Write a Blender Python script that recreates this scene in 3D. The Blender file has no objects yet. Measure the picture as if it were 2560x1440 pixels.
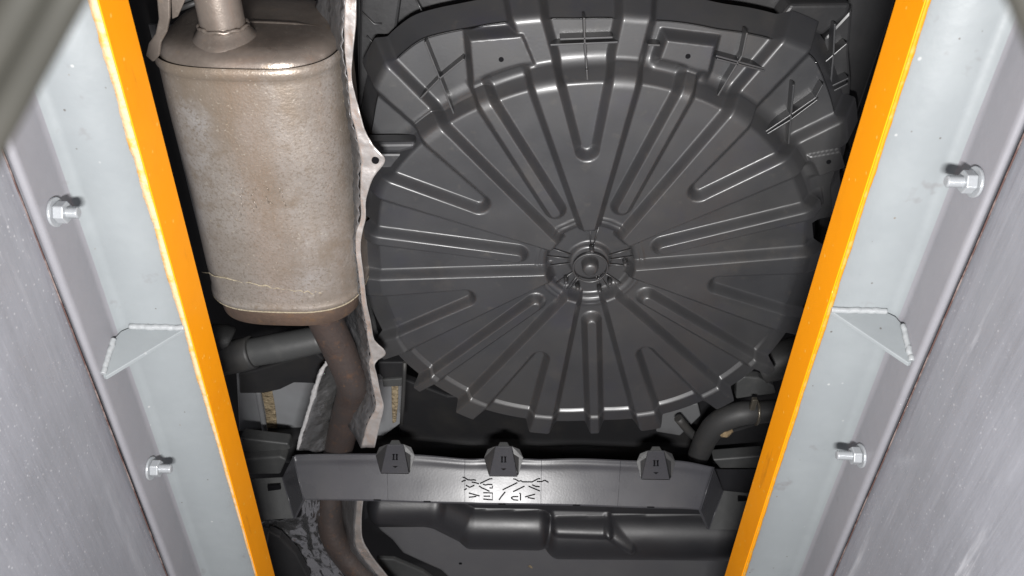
import bpy, math, random
import numpy as np
from mathutils import Vector, Matrix, noise as mnoise

random.seed(4)
rng = np.random.default_rng(4)
SC = bpy.context.scene
COL = SC.collection

# ------------------------------------------------------------------ camera
FPX, ELEV, ROLL = 2108.0, math.radians(52.6), math.radians(1.55)
FW = np.array([0, math.cos(ELEV), math.sin(ELEV)])
U0 = np.array([0, -math.sin(ELEV), math.cos(ELEV)])
R0 = np.array([1.0, 0, 0])
RT = R0 * math.cos(ROLL) + U0 * math.sin(ROLL)
UP = U0 * math.cos(ROLL) - R0 * math.sin(ROLL)
cam_data = bpy.data.cameras.new('camera')
cam = bpy.data.objects.new('camera', cam_data)
COL.objects.link(cam)
cam.matrix_world = Matrix(((RT[0], UP[0], -FW[0], 0), (RT[1], UP[1], -FW[1], 0), (RT[2], UP[2], -FW[2], 0), (0, 0, 0, 1)))
cam_data.sensor_width = 36
cam_data.lens = 36 * FPX / 2560
cam_data.clip_start = 0.02
cam_data.clip_end = 50
cam_data.dof.use_dof = True
cam_data.dof.focus_distance = 1.3
cam_data.dof.aperture_fstop = 11
SC.camera = cam

# ------------------------------------------------------------------ world and lamps
world = bpy.data.worlds.new('World')
SC.world = world
world.use_nodes = True
bg = world.node_tree.nodes['Background']
bg.inputs[0].default_value = (0.86, 0.84, 0.90, 1)
bg.inputs[1].default_value = 0.19


def lamp(name, loc, target, sx, sy, power, col=(1, 0.985, 0.975)):
    ld = bpy.data.lights.new(name, 'AREA')
    ld.shape = 'RECTANGLE'
    ld.size, ld.size_y, ld.energy, ld.color = sx, sy, power, col
    o = bpy.data.objects.new(name, ld)
    COL.objects.link(o)
    o.location = loc
    o.rotation_euler = (Vector(target) - Vector(loc)).to_track_quat('-Z', 'Y').to_euler()
    return o


lamp('pit_lamp', (-0.055, 0.22, -0.25), (-0.045, 0.62, 0.9), 0.13, 0.08, 25)
lamp('pit_lamp', (0.055, 0.22, -0.25), (0.055, 0.62, 0.9), 0.075, 0.08, 15)

SC.view_settings.view_transform = 'Standard'
SC.view_settings.look = 'None'
SC.view_settings.gamma = 1
SC.view_settings.use_curve_mapping = False
SC.view_settings.exposure = 0.0
SC.cycles.use_denoising = True
SC.cycles.max_bounces = 6


# ------------------------------------------------------------------ geometry helpers
def ray(px, py):
    return FW * FPX + RT * (px - 1280) + UP * (720 - py)


def at(px, py, z):
    v = ray(px, py)
    return v * (z / v[2])


def on_plane(px, py, p0, n):
    v = ray(px, py)
    return v * (np.dot(p0, n) / np.dot(v, n))


def finish(o, mat, parent, smooth, bevel=0, solid=0, segs=2):
    me = o.data
    if mat is not None:
        for m in (mat if isinstance(mat, (list, tuple)) else [mat]):
            me.materials.append(m)
    if smooth:
        me.polygons.foreach_set('use_smooth', [True] * len(me.polygons))
    if solid:
        md = o.modifiers.new('solid', 'SOLIDIFY')
        md.thickness = solid
        md.offset = -1
    if bevel:
        md = o.modifiers.new('bevel', 'BEVEL')
        md.width, md.segments, md.limit_method, md.angle_limit = bevel, segs, 'ANGLE', math.radians(28)
        md.harden_normals = False
    if parent is not None:
        o.parent = parent
    return o


def mesh(name, verts, faces, mat, parent=None, smooth=False, bevel=0, solid=0, segs=2):
    me = bpy.data.meshes.new(name)
    me.from_pydata([tuple(map(float, v)) for v in verts], [], [tuple(f) for f in faces])
    me.update()
    o = bpy.data.objects.new(name, me)
    COL.objects.link(o)
    return finish(o, mat, parent, smooth, bevel, solid, segs)


def grid_mesh(name, P, mat, parent=None, closed_u=False, smooth=True, solid=0, keep=None):
    """P: (n, m, 3) array of points."""
    n, m = P.shape[:2]
    idx = np.arange(n * m).reshape(n, m)
    a = idx
    if closed_u:
        a = np.vstack([idx, idx[:1]])
    q = np.stack([a[:-1, :-1], a[1:, :-1], a[1:, 1:], a[:-1, 1:]], -1).reshape(-1, 4)
    if keep is not None:
        q = q[keep[q].all(axis=1)]
    me = bpy.data.meshes.new(name)
    v = P.reshape(-1, 3)
    me.vertices.add(len(v))
    me.vertices.foreach_set('co', v.astype(np.float32).ravel())
    me.loops.add(q.size)
    me.loops.foreach_set('vertex_index', q.ravel().astype(np.int32))
    me.polygons.add(len(q))
    me.polygons.foreach_set('loop_start', np.arange(0, q.size, 4, dtype=np.int32))
    me.polygons.foreach_set('loop_total', np.full(len(q), 4, dtype=np.int32))
    me.update(calc_edges=True)
    me.validate()
    o = bpy.data.objects.new(name, me)
    COL.objects.link(o)
    return finish(o, mat, parent, smooth, 0, solid)


def poly3(name, bottom, top, mat, parent=None, bevel=0, segs=2):
    n = len(bottom)
    V = list(bottom) + list(top)
    Fs = [tuple(range(n))[::-1], tuple(range(n, 2 * n))] + [(i, (i + 1) % n, n + (i + 1) % n, n + i) for i in range(n)]
    o = mesh(name, V, Fs, mat, parent, False, bevel, 0, segs)
    import bmesh
    bm = bmesh.new()
    bm.from_mesh(o.data)
    bmesh.ops.recalc_face_normals(bm, faces=bm.faces)
    bm.to_mesh(o.data)
    bm.free()
    return o


def plate(name, pts, z, h, mat, parent=None, bevel=0.003, segs=2):
    """A slab whose underside has the outline pts (traced as seen) at height z and thickness h upward. A point may carry its own z."""
    B = [at(p[0], p[1], p[2] if len(p) > 2 else z) for p in pts]
    T = [b + np.array([0, 0, h]) for b in B]
    return poly3(name, B, T, mat, parent, bevel, segs)


def box(name, lo, hi, mat, parent=None, bevel=0, segs=2):
    x0, y0, z0 = lo
    x1, y1, z1 = hi
    B = [(x0, y0, z0), (x1, y0, z0), (x1, y1, z0), (x0, y1, z0)]
    T = [(x, y, z1) for x, y, _ in B]
    return poly3(name, B, T, mat, parent, bevel, segs)


def spline(P, n):
    P = np.array(P, float)
    Q = np.vstack([2 * P[0] - P[1], P, 2 * P[-1] - P[-2]])
    out = []
    for i in range(1, len(Q) - 2):
        for t in np.linspace(0, 1, n, endpoint=False):
            p0, p1, p2, p3 = Q[i - 1:i + 3]
            out.append(.5 * ((2 * p1) + (-p0 + p2) * t + (2 * p0 - 5 * p1 + 4 * p2 - p3) * t ** 2 + (-p0 + 3 * p1 - 3 * p2 + p3) * t ** 3))
    out.append(P[-1])
    return np.array(out)


def tube(name, pts, rad, mat, parent=None, n=16, sub=8, caps=True, squash=None, jitter=0):
    P = spline(pts, sub) if sub > 1 else np.array(pts, float)
    k = len(P)
    r = np.full(k, rad, float) if np.isscalar(rad) else np.interp(np.linspace(0, 1, k), np.linspace(0, 1, len(rad)), rad)
    T = np.gradient(P, axis=0)
    T /= np.linalg.norm(T, axis=1)[:, None]
    nrm = np.cross(T[0], [0.31, 0.2, 0.93])
    nrm /= np.linalg.norm(nrm)
    V, Fs = [], []
    for i in range(k):
        nrm = nrm - T[i] * np.dot(nrm, T[i])
        nrm /= np.linalg.norm(nrm)
        b = np.cross(T[i], nrm)
        for j in range(n):
            a = 2 * math.pi * j / n
            rr = r[i] * (1 + (rng.random() - .5) * jitter)
            V.append(P[i] + rr * (math.cos(a) * nrm + math.sin(a) * b))
    for i in range(k - 1):
        for j in range(n):
            Fs.append((i * n + j, i * n + (j + 1) % n, (i + 1) * n + (j + 1) % n, (i + 1) * n + j))
    if caps:
        Fs.append(tuple(range(n))[::-1])
        Fs.append(tuple(range((k - 1) * n, k * n)))
    o = mesh(name, V, Fs, mat, parent, True)
    if caps:
        o.data.polygons[-1].use_smooth = False
        o.data.polygons[-2].use_smooth = False
    return o


def empty(name, loc=(0, 0, 0)):
    o = bpy.data.objects.new(name, None)
    o.empty_display_size = 0.05
    COL.objects.link(o)
    o.location = loc
    return o


def tag(o, label=None, cat=None, group=None, kind=None):
    if label: o['label'] = label
    if cat: o['category'] = cat
    if group: o['group'] = group
    if kind: o['kind'] = kind
    return o


# ------------------------------------------------------------------ materials
def material(name, base, rough=.5, metal=0.0, spec=.5, coat=0.0, mottle=None, speck=(), bump=(), rvar=0.0, coord='Object'):
    """mottle: list of (scale, lo, hi, colour, detail) mixed over the base; speck: (scale, radius, colour); bump: (scale, strength, distance, detail)."""
    m = bpy.data.materials.new(name)
    m.use_nodes = True
    nt = m.node_tree
    N, L = nt.nodes, nt.links
    bs = N['Principled BSDF']
    tc = N.new('ShaderNodeTexCoord')
    src = tc.outputs[coord]
    bs.inputs['Metallic'].default_value = metal
    bs.inputs['Specular IOR Level'].default_value = spec
    bs.inputs['Coat Weight'].default_value = coat
    bs.inputs['Coat Roughness'].default_value = .22
    col = None

    def mixin(fac, c):
        nonlocal col
        mx = N.new('ShaderNodeMix')
        mx.data_type = 'RGBA'
        if col is None:
            mx.inputs[6].default_value = (*base, 1)
        else:
            L.new(col, mx.inputs[6])
        mx.inputs[7].default_value = (*c, 1)
        L.new(fac, mx.inputs[0])
        col = mx.outputs[2]

    for k, item in enumerate(mottle or []):
        sc, lo, hi, c, det = item[:5]
        mp = N.new('ShaderNodeMapping')
        mp.inputs['Scale'].default_value = item[5] if len(item) > 5 else (1, 1, 1)
        mp.inputs['Location'].default_value = (3.1 * k, 1.7 * k, 0)
        L.new(src, mp.inputs[0])
        nz = N.new('ShaderNodeTexNoise')
        nz.inputs['Scale'].default_value = sc
        nz.inputs['Detail'].default_value = det
        nz.inputs['Roughness'].default_value = .65
        L.new(mp.outputs[0], nz.inputs['Vector'])
        rp = N.new('ShaderNodeMapRange')
        rp.inputs[1].default_value, rp.inputs[2].default_value = lo, hi
        L.new(nz.outputs[0], rp.inputs[0])
        mixin(rp.outputs[0], c)
    for k, (sc, rad, c, dens) in enumerate(speck):
        vo = N.new('ShaderNodeTexVoronoi')
        vo.inputs['Scale'].default_value = sc
        vo.inputs['Randomness'].default_value = 1
        L.new(src, vo.inputs['Vector'])
        wn = N.new('ShaderNodeTexNoise')
        wn.inputs['Scale'].default_value = sc * 2.3
        L.new(src, wn.inputs['Vector'])
        ad = N.new('ShaderNodeMath')
        ad.operation = 'MULTIPLY_ADD'
        L.new(wn.outputs[0], ad.inputs[0])
        ad.inputs[1].default_value = rad * 1.2
        L.new(vo.outputs['Distance'], ad.inputs[2])
        rp = N.new('ShaderNodeMapRange')
        rp.inputs[1].default_value, rp.inputs[2].default_value = rad * 1.6, rad * 1.1
        L.new(ad.outputs[0], rp.inputs[0])
        sep = N.new('ShaderNodeSeparateColor')
        L.new(vo.outputs['Color'], sep.inputs[0])
        gt = N.new('ShaderNodeMath')
        gt.operation = 'LESS_THAN'
        gt.inputs[1].default_value = dens
        L.new(sep.outputs[0], gt.inputs[0])
        ml = N.new('ShaderNodeMath')
        ml.operation = 'MULTIPLY'
        L.new(rp.outputs[0], ml.inputs[0])
        L.new(gt.outputs[0], ml.inputs[1])
        mixin(ml.outputs[0], c)
    if col is None:
        bs.inputs['Base Color'].default_value = (*base, 1)
    else:
        L.new(col, bs.inputs['Base Color'])
    if rvar:
        nz = N.new('ShaderNodeTexNoise')
        nz.inputs['Scale'].default_value = 14
        nz.inputs['Detail'].default_value = 6
        L.new(src, nz.inputs['Vector'])
        rp = N.new('ShaderNodeMapRange')
        rp.inputs[1].default_value, rp.inputs[2].default_value = .3, .7
        rp.inputs[3].default_value, rp.inputs[4].default_value = rough - rvar, rough + rvar
        L.new(nz.outputs[0], rp.inputs[0])
        L.new(rp.outputs[0], bs.inputs['Roughness'])
    else:
        bs.inputs['Roughness'].default_value = rough
    prev = None
    for item in bump:
        sc, st, dist, det = item[:4]
        mp = N.new('ShaderNodeMapping')
        mp.inputs['Scale'].default_value = item[4] if len(item) > 4 else (1, 1, 1)
        L.new(src, mp.inputs[0])
        nz = N.new('ShaderNodeTexNoise')
        nz.inputs['Scale'].default_value = sc
        nz.inputs['Detail'].default_value = det
        L.new(mp.outputs[0], nz.inputs['Vector'])
        bp = N.new('ShaderNodeBump')
        bp.inputs['Strength'].default_value = st
        bp.inputs['Distance'].default_value = dist
        L.new(nz.outputs[0], bp.inputs['Height'])
        if prev is not None:
            L.new(prev, bp.inputs['Normal'])
        prev = bp.outputs[0]
    if prev is not None:
        L.new(prev, bs.inputs['Normal'])
    return m


M = {}
M['beam'] = material('beam_paint', (.205, .222, .230), .42, spec=.4, bump=[(60, .12, .004, 3), (9, .10, .01, 2)], rvar=.08,
                     mottle=[(7, .45, .75, (.225, .243, .25), 4), (26, .66, .76, (.18, .185, .19), 3)], speck=[(60, .09, (.10, .095, .09), .30), (50, .12, (.34, .35, .35), .22), (30, .06, (.13, .09, .06), .25)])
M['leg'] = material('leg_grey', (.198, .196, .212), .42, spec=.4, bump=[(60, .12, .004, 3), (9, .10, .01, 2)], rvar=.08, mottle=[(7, .45, .75, (.212, .210, .225), 4), (26, .66, .76, (.172, .169, .178), 3)], speck=[(60, .07, (.32, .32, .33), .08), (24, .035, (.12, .08, .05), .06)])  # upright leg, a darker and more lavender grey than the flange
M['wall'] = material('wall_paint', (.238, .242, .266), .33, bump=[(9, .18, .012, 3), (110, .10, .002, 3), (20, .40, .006, 5, (1, .12, 1.3))], rvar=.1,
                     mottle=[(5, .42, .72, (.205, .209, .228), 5), (16, .60, .74, (.30, .304, .328), 6, (1, .16, 1.3)), (34, .61, .70, (.38, .385, .41), 5, (1, .06, .6))],
                     speck=[(60, .11, (.46, .46, .48), .5), (100, .14, (.40, .402, .42), .6), (150, .16, (.33, .333, .355), .5), (40, .09, (.15, .15, .16), .12), (26, .05, (.42, .36, .20), .3)])
M['orange'] = material('orange_paint', (.95, .34, .004), .5, spec=.15, rvar=.06, bump=[(45, .08, .004, 3)],
                       mottle=[(9, .5, .8, (.88, .30, .004), 4), (30, .64, .76, (.72, .25, .008), 5, (1, .25, 1))], speck=[(60, .14, (.95, .48, .07), .45), (40, .09, (.95, .58, .22), .25)])
M['cream'] = material('primer_cream', (.60, .40, .22), .6, mottle=[(60, .5, .65, (.62, .32, .07), 3)], bump=[(160, .4, .003, 3)])
M['yellow_lip'] = material('orange_lip', (.58, .24, .012), .45, mottle=[(60, .5, .65, (.5, .28, .06), 3)], spec=.15, bump=[(160, .2, .002, 3)])
M['weld'] = material('weld_paint', (.28, .293, .30), .3, bump=[(150, .25, .003, 2)])
M['zinc'] = material('zinc', (.33, .345, .36), .32, metal=.25, bump=[(120, .15, .002, 2)])
M['plastic'] = material('black_plastic', (.0225, .023, .0252), .49, spec=.72, coat=.30, rvar=.07, bump=[(260, .05, .0015, 2)],
                        mottle=[(4, .45, .75, (.032, .031, .030), 5), (13, .56, .75, (.022, .022, .028), 6), (48, .62, .78, (.044, .041, .038), 5), (9, .60, .78, (.042, .039, .036), 6)],
                        speck=[(34, .05, (.11, .10, .085), .10), (75, .06, (.085, .08, .07), .06)])
M['plastic_dark'] = material('dark_plastic', (.021, .021, .022), .42, spec=.4, rvar=.08, bump=[(140, .1, .002, 3)],
                             mottle=[(12, .5, .75, (.029, .028, .028), 5)], speck=[(30, .07, (.08, .07, .06), .10)])
M['plastic_brace'] = material('brace_plastic', (.049, .049, .055), .28, spec=.24, rvar=.04, bump=[(240, .05, .0012, 3)],
                              mottle=[(9, .45, .75, (.060, .060, .063), 5)])
M['plastic_tank_lit'] = material('tank_plastic_lit', (.085, .085, .09), .34, spec=.5, rvar=.06, bump=[(200, .08, .0015, 3)],  # flat of the tank, its lit tone put into the colour
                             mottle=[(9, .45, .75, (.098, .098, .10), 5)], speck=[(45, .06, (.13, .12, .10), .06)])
M['plastic_bulge_shaded'] = material('bulge_plastic_shaded', (.015, .015, .017), .44, spec=.6, rvar=.05, bump=[(160, .06, .0015, 3)])  # same tank plastic, shade of the swellings put into the colour
M['black'] = material('black_paint', (.014, .014, .015), .45, spec=.3, bump=[(30, .1, .004, 3)], mottle=[(10, .5, .8, (.022, .021, .02), 4)])
M['rubber'] = material('black_rubber', (.030, .030, .030), .55, spec=.4, bump=[(90, .12, .003, 4)], mottle=[(14, .5, .75, (.045, .042, .038), 5)])
M['arm'] = material('arm_paint', (.045, .046, .046), .5, spec=.4, bump=[(70, .12, .003, 4)], mottle=[(18, .5, .75, (.065, .065, .063), 5)])
M['floor_paint'] = material('body_primer', (.20, .207, .215), .5, bump=[(20, .1, .004, 3)], mottle=[(6, .45, .75, (.16, .16, .165), 4)])
M['floor_dark'] = material('body_primer_darker', (.11, .112, .115), .5, mottle=[(9, .45, .7, (.08, .08, .082), 4)])  # darker grey than the other body panels
M['sealant'] = material('seam_sealant', (.27, .215, .135), .7, bump=[(110, 1.0, .010, 4)], mottle=[(70, .42, .6, (.15, .115, .07), 4)])
M['muffler'] = material('muffler_steel', (.305, .276, .252), .38, metal=.40, rvar=.08, bump=[(150, .16, .002, 4), (300, .2, .0015, 3), (7, .2, .01, 2)],
                        mottle=[(4.5, .40, .64, (.222, .187, .155), 4), (7, .54, .70, (.355, .336, .326), 5), (240, .50, .66, (.205, .174, .145), 5), (6, .50, .66, (.215, .172, .132), 5, (1, .35, 1)), (55, .60, .72, (.20, .165, .13), 5), (200, .60, .72, (.38, .345, .295), 4), (14, .56, .70, (.215, .176, .14), 5)],
                        speck=[(46, .08, (.44, .385, .29), .12), (95, .10, (.40, .355, .28), .10)])
M['muffler_cap'] = material('muffler_cap', (.245, .208, .18), .33, metal=.5, rvar=.08, bump=[(160, .14, .002, 4), (420, .14, .0012, 3)],
                            mottle=[(9, .42, .66, (.155, .13, .112), 5), (120, .55, .72, (.24, .21, .18), 5), (14, .6, .75, (.28, .21, .14), 4)],
                            speck=[(70, .09, (.36, .32, .25), .10)])
M['dust'] = material('dust_line', (.31, .265, .19), .8, bump=[(260, .9, .004, 4)], mottle=[(140, .4, .6, (.28, .24, .17), 4)])
M['rust'] = material('rusty_pipe', (.060, .045, .040), .55, metal=.3, rvar=.1, bump=[(110, .35, .003, 5), (360, .3, .0015, 3)],
                     mottle=[(12, .42, .66, (.052, .044, .042), 5), (40, .56, .72, (.095, .056, .038), 5), (120, .62, .74, (.15, .085, .045), 4)])
M['rust_band'] = material('rusty_band', (.15, .105, .08), .55, metal=.35, rvar=.1, bump=[(110, .35, .003, 5)],
                          mottle=[(14, .42, .66, (.10, .07, .055), 5), (50, .54, .70, (.18, .115, .07), 5)])
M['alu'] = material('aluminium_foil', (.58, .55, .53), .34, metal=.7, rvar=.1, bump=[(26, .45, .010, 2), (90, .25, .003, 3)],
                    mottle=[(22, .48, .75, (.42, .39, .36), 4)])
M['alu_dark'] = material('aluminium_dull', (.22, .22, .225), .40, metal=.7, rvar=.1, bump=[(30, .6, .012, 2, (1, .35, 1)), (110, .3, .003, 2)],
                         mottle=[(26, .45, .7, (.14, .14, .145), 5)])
M['alu_mid'] = material('aluminium_soft', (.34, .34, .34), .28, metal=.85, rvar=.1, bump=[(24, .7, .014, 2), (70, .3, .004, 2)], mottle=[(16, .45, .7, (.20, .20, .20), 4)])
M['alu_glint'] = material('aluminium_edge_glint', (.66, .65, .65), .34, metal=.5, bump=[(60, .5, .006, 2)])  # bright colour stands in for the glint along the rolled edge
M['alu_crinkle'] = material('aluminium_crinkled', (.52, .52, .53), .20, metal=.95, rvar=.06, bump=[(100, .2, .003, 2)],
                            mottle=[(20, .45, .7, (.42, .42, .425), 4)])
M['rust_gap'] = material('rust_stain', (.07, .035, .03), .8, mottle=[(30, .45, .6, (.17, .13, .12), 4)])
M['cable'] = material('cable_sheath', (.015, .0142, .0118), .6, spec=.15, mottle=[(30, .4, .7, (.012, .0117, .0098), 3)])
M['mark'] = material('mould_mark', (.006, .006, .007), .7, spec=.05)
M['clamp'] = material('clamp_steel', (.20, .18, .145), .35, metal=.8, bump=[(200, .3, .002, 3)])
M['dirt'] = material('dried_mud', (.20, .145, .08), .9, bump=[(160, .9, .004, 4)], mottle=[(70, .45, .6, (.13, .09, .05), 4)])

# ------------------------------------------------------------------ the setting: pit walls
FLZ, TOPZ = .818, .881


def pit_wall(name, x, sgn):
    ny, nz = 160, 120
    y = np.linspace(-.6, 2.2, ny)
    z = np.linspace(-.9, .99, nz)
    Y, Z = np.meshgrid(y, z, indexing='ij')
    X = np.full_like(Y, x)
    P = np.stack([X, Y, Z], -1)
    for i in range(ny):
        for j in range(nz):
            P[i, j, 0] += -sgn * .004 * mnoise.noise(Vector((y[i] * 3, z[j] * 5, sgn * 9)))
    o = grid_mesh(name, P if sgn < 0 else P[:, ::-1], M['wall'], solid=.02)
    return tag(o, kind='structure')


pit_wall('wall_left', -.519, -1)
pit_wall('wall_right', .496, 1)


# ------------------------------------------------------------------ angle beams with gussets and bolts
def jagged_strip(name, x0, dirx, wfun, y0, y1, z, mat, parent):
    ys = np.arange(y0, y1, .004)
    V, Fs = [], []
    for i, y in enumerate(ys):
        w = max(.0006, wfun(y) * (1 + .30 * mnoise.noise(Vector((y * 22, x0 * 9, 0))) + .12 * mnoise.noise(Vector((y * 110, x0, 3)))))
        V += [(x0, y, z), (x0 + dirx * w, y, z), (x0, y, z + .0012), (x0 + dirx * w, y, z + .0012)]
    for i in range(len(ys) - 1):
        a, b = 4 * i, 4 * i + 4
        Fs += [(a, a + 1, b + 1, b), (a + 1, a + 3, b + 3, b + 1), (a + 2, b + 2, b + 3, a + 3), (a, b, b + 2, a + 2)]
    return mesh(name, V, Fs, mat, parent, True)


def hexprism(name, cx, y, z, x0, x1, r, mat, parent, rot=.2, bevel=.0012):
    B = [(x0, y + r * math.cos(rot + k * math.pi / 3), z + r * math.sin(rot + k * math.pi / 3)) for k in range(6)]
    T = [(x1, b[1], b[2]) for b in B]
    return poly3(name, B, T, mat, parent, bevel)


def stud_bolt(parent, xw, sgn, y, z, length):
    """sgn: direction from the web towards the pit centre."""
    st = []
    r0 = .0066
    n = 19
    for k in range(n + 1):
        t = k / n
        x = xw + sgn * (.012 + t * (length - .012))
        r = r0 * (1.0 if k % 2 else .84)
        if k >= n - 1: r = r0 * (.85 if k == n - 1 else .72)
        st.append((x, r))
    V, Fs, m = [], [], 20
    for x, r in st:
        for j in range(m):
            a = 2 * math.pi * j / m
            V.append((x, y + r * math.cos(a), z + r * math.sin(a)))
    for i in range(n):
        for j in range(m):
            Fs.append((i * m + j, i * m + (j + 1) % m, (i + 1) * m + (j + 1) % m, (i + 1) * m + j))
    Fs.append(tuple(range(n * m, (n + 1) * m)))
    bolt = mesh('bolt', V, Fs, M['zinc'], parent, True)
    bolt.data.polygons[-1].use_smooth = False
    hexprism('nut', 0, y, z, xw + sgn * .0035, xw + sgn * .015, .0125, M['zinc'], bolt, .5)
    B, T = [], []
    for j in range(28):
        a = 2 * math.pi * j / 28
        B.append((xw + sgn * .0002, y + .0165 * math.cos(a), z + .0165 * math.sin(a)))
        T.append((xw + sgn * .0034, y + .0165 * math.cos(a), z + .0165 * math.sin(a)))
    poly3('washer', B, T, M['zinc'], bolt, .0008)
    return bolt


def weld(parent, a, b, r):
    a, b = np.array(a), np.array(b)
    pts = [a + (b - a) * t + rng.normal(0, .0003, 3) for t in np.linspace(0, 1, 16)]
    return tube('weld_bead', pts, [r * (.94 + .12 * rng.random()) for _ in range(7)], M['weld'], parent, 10, 3, True)


def angle_beam(name, xin, xw, sgn, label, gy, bolts, lip_mat, lip_w):
    """xin: inner face of the orange edge bar; xw: inner face of the upright leg; sgn: towards the pit centre."""
    root = empty(name, (xw, .8, .748))
    inv = Matrix.Translation((-xw, -.8, -.748))
    y0, y1 = -.5, 2.2
    # L profile with fillet, lofted along y
    R, th = .016, .0115
    prof = [(xin - sgn * .0028, FLZ)]
    for k in range(9):
        a = math.pi / 2 * k / 8
        prof.append((xw + sgn * (R - R * math.sin(a)), FLZ - R + R * math.cos(a)))
    prof += [(xw, .754), (xw - sgn * .0010, .7505), (xw - sgn * .0030, .7484), (xw - sgn * .0058, .7478), (xw - sgn * .0086, .7486), (xw - sgn * th, .753), (xw - sgn * th, FLZ + .008), (xin - sgn * .0028, FLZ + .008)]
    ys = np.linspace(y0, y1, 90)
    P = np.array([[(px + .0006 * mnoise.noise(Vector((y * 6, k * .4, sgn))), y, pz + .0006 * mnoise.noise(Vector((y * 5, k * .3, 4 + sgn)))) for k, (px, pz) in enumerate(prof)] for y in ys])
    leg = grid_mesh('angle_flange', np.concatenate([P[:, -2:], P[:, :7]], 1), M['beam'], root)
    grid_mesh('upright_leg', P[:, 6:-1], M['leg'], root)
    bar = box('edge_bar', (min(xin, xin - sgn * .0025), y0, FLZ - .0004), (max(xin, xin - sgn * .0025), y1, TOPZ), M['orange'], root, .0008)
    bar['label'] = 'orange painted edge bar'
    lip = jagged_strip('paint_lip', xin - sgn * .0010, -sgn, lip_w, y0, y1, FLZ - .0019, lip_mat, root)
    # unseen deck plate, added to block light from above
    box('deck_blocker', (min(xin - sgn * .012, xw - sgn * .3), y0, FLZ + .03), (max(xin - sgn * .012, xw - sgn * .3), y1, TOPZ), M['beam'], root)
    # gusset
    xf = xin - sgn * .001 if sgn > 0 else xin - sgn * .001
    c = .017
    tri = [(xf - sgn * .004, FLZ - .002), (xw + sgn * c, FLZ - .002), (xw + sgn * .0075, FLZ - .0075), (xw + sgn * .002, FLZ - c), (xw + sgn * .002, .7515), (xw + sgn * .006, .7505)]
    ty = lambda z: gy + (FLZ - z) * .37
    B = [(x, ty(z), z) for x, z in tri]
    T = [(x, ty(z) + .0055, z) for x, z in tri]
    g = poly3('gusset', B, T, M['beam'], root, .0008)
    weld(g, (xf - sgn * .004, gy - .001, FLZ - .002), (xw + sgn * (c + .001), gy - .001, FLZ - .002), .0040)
    weld(g, (xw + sgn * .002, ty(FLZ - c) - .001, FLZ - c - .003), (xw + sgn * .002, ty(.753) - .001, .753), .0036)
    # rust stained gap between the leg and the wall
    tube('rust_line', [(xw - sgn * (th + .0016), y, .7494 + .0008 * mnoise.noise(Vector((y * 9, sgn, 0)))) for y in np.linspace(y0, y1, 60)], .0010, M['rust_gap'], root, 6, 1)
    for y, z, ln in bolts:
        stud_bolt(root, xw, sgn, y, z, ln)
    for ch in root.children:
        ch.matrix_parent_inverse = inv
    tag(root, label, 'steel beam', 'steel beams along both pit walls')
    return root


angle_beam('angle_iron', -.4110, -.503, 1, 'grey steel angle beam with orange edge beside the muffler', .703,
           [(.505, .775, .0275), (.934, .781, .031)], M['cream'], lambda y: .0105 * max(.25, 1.15 - .75 * y))
angle_beam('angle_iron', .3890, .480, -1, 'grey steel angle beam with orange edge right of the wheel cover', .645,
           [(.435, .772, .032), (.864, .777, .035)], M['yellow_lip'], lambda y: .0042)

# ------------------------------------------------------------------ the car
car = empty('car', (0, .8, 1.06))
tag(car, 'underside of a car with silver muffler and black spare wheel cover', 'car')
CARINV = Matrix.Translation((0, -.8, -1.06))

# --- body floor far above, closing the view
floor = box('body_floor', (-1.0, -.4, 1.42), (1.0, 2.9, 1.46), M['black'], car)


# --- spare wheel cover -------------------------------------------------------
HC = np.array([.1243, .7905])
Z0 = 1.09
AX = math.radians(95.7)
DEP = .0165


def ramp(s, w):
    """1 inside (s<0), 0 outside, with softened corners."""
    t = np.clip(.5 - s / w, 0, 1)
    return t * t * (3 - 2 * t) * .35 + t * .65


def smooth(a, b, x):
    t = np.clip((x - a) / (b - a), 0, 1)
    return t * t * (3 - 2 * t)


def pattern(U, TH):
    """raised fraction (0 recess .. 1 raised) of the seven-fold bead pattern in polar (U, TH)."""
    per = 2 * math.pi / 7
    ph = (TH - AX + per / 2) % per - per / 2
    a, b = U * np.cos(ph), U * np.sin(ph)
    w = .0078 + (a - .052) * .262
    wedge = ramp(np.maximum(np.abs(b) - w, .066 - a), .012)
    pw = .0125 + np.clip(a - .212, 0, 1) * .20
    cap = np.hypot(np.clip(.212 - a, 0, None), b) - .0125
    pocket_s = np.where(a < .212, cap, np.abs(b) - pw)
    pocket = ramp(pocket_s, .012)
    ph2 = (TH - AX) % per - per / 2
    a2, b2 = U * np.cos(ph2), U * np.sin(ph2)
    fs = np.where(a2 < .118, np.hypot(a2 - .118, b2) - .0125, np.abs(b2) - .0125)
    finger = ramp(fs, .011)
    return wedge, pocket, finger


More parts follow.
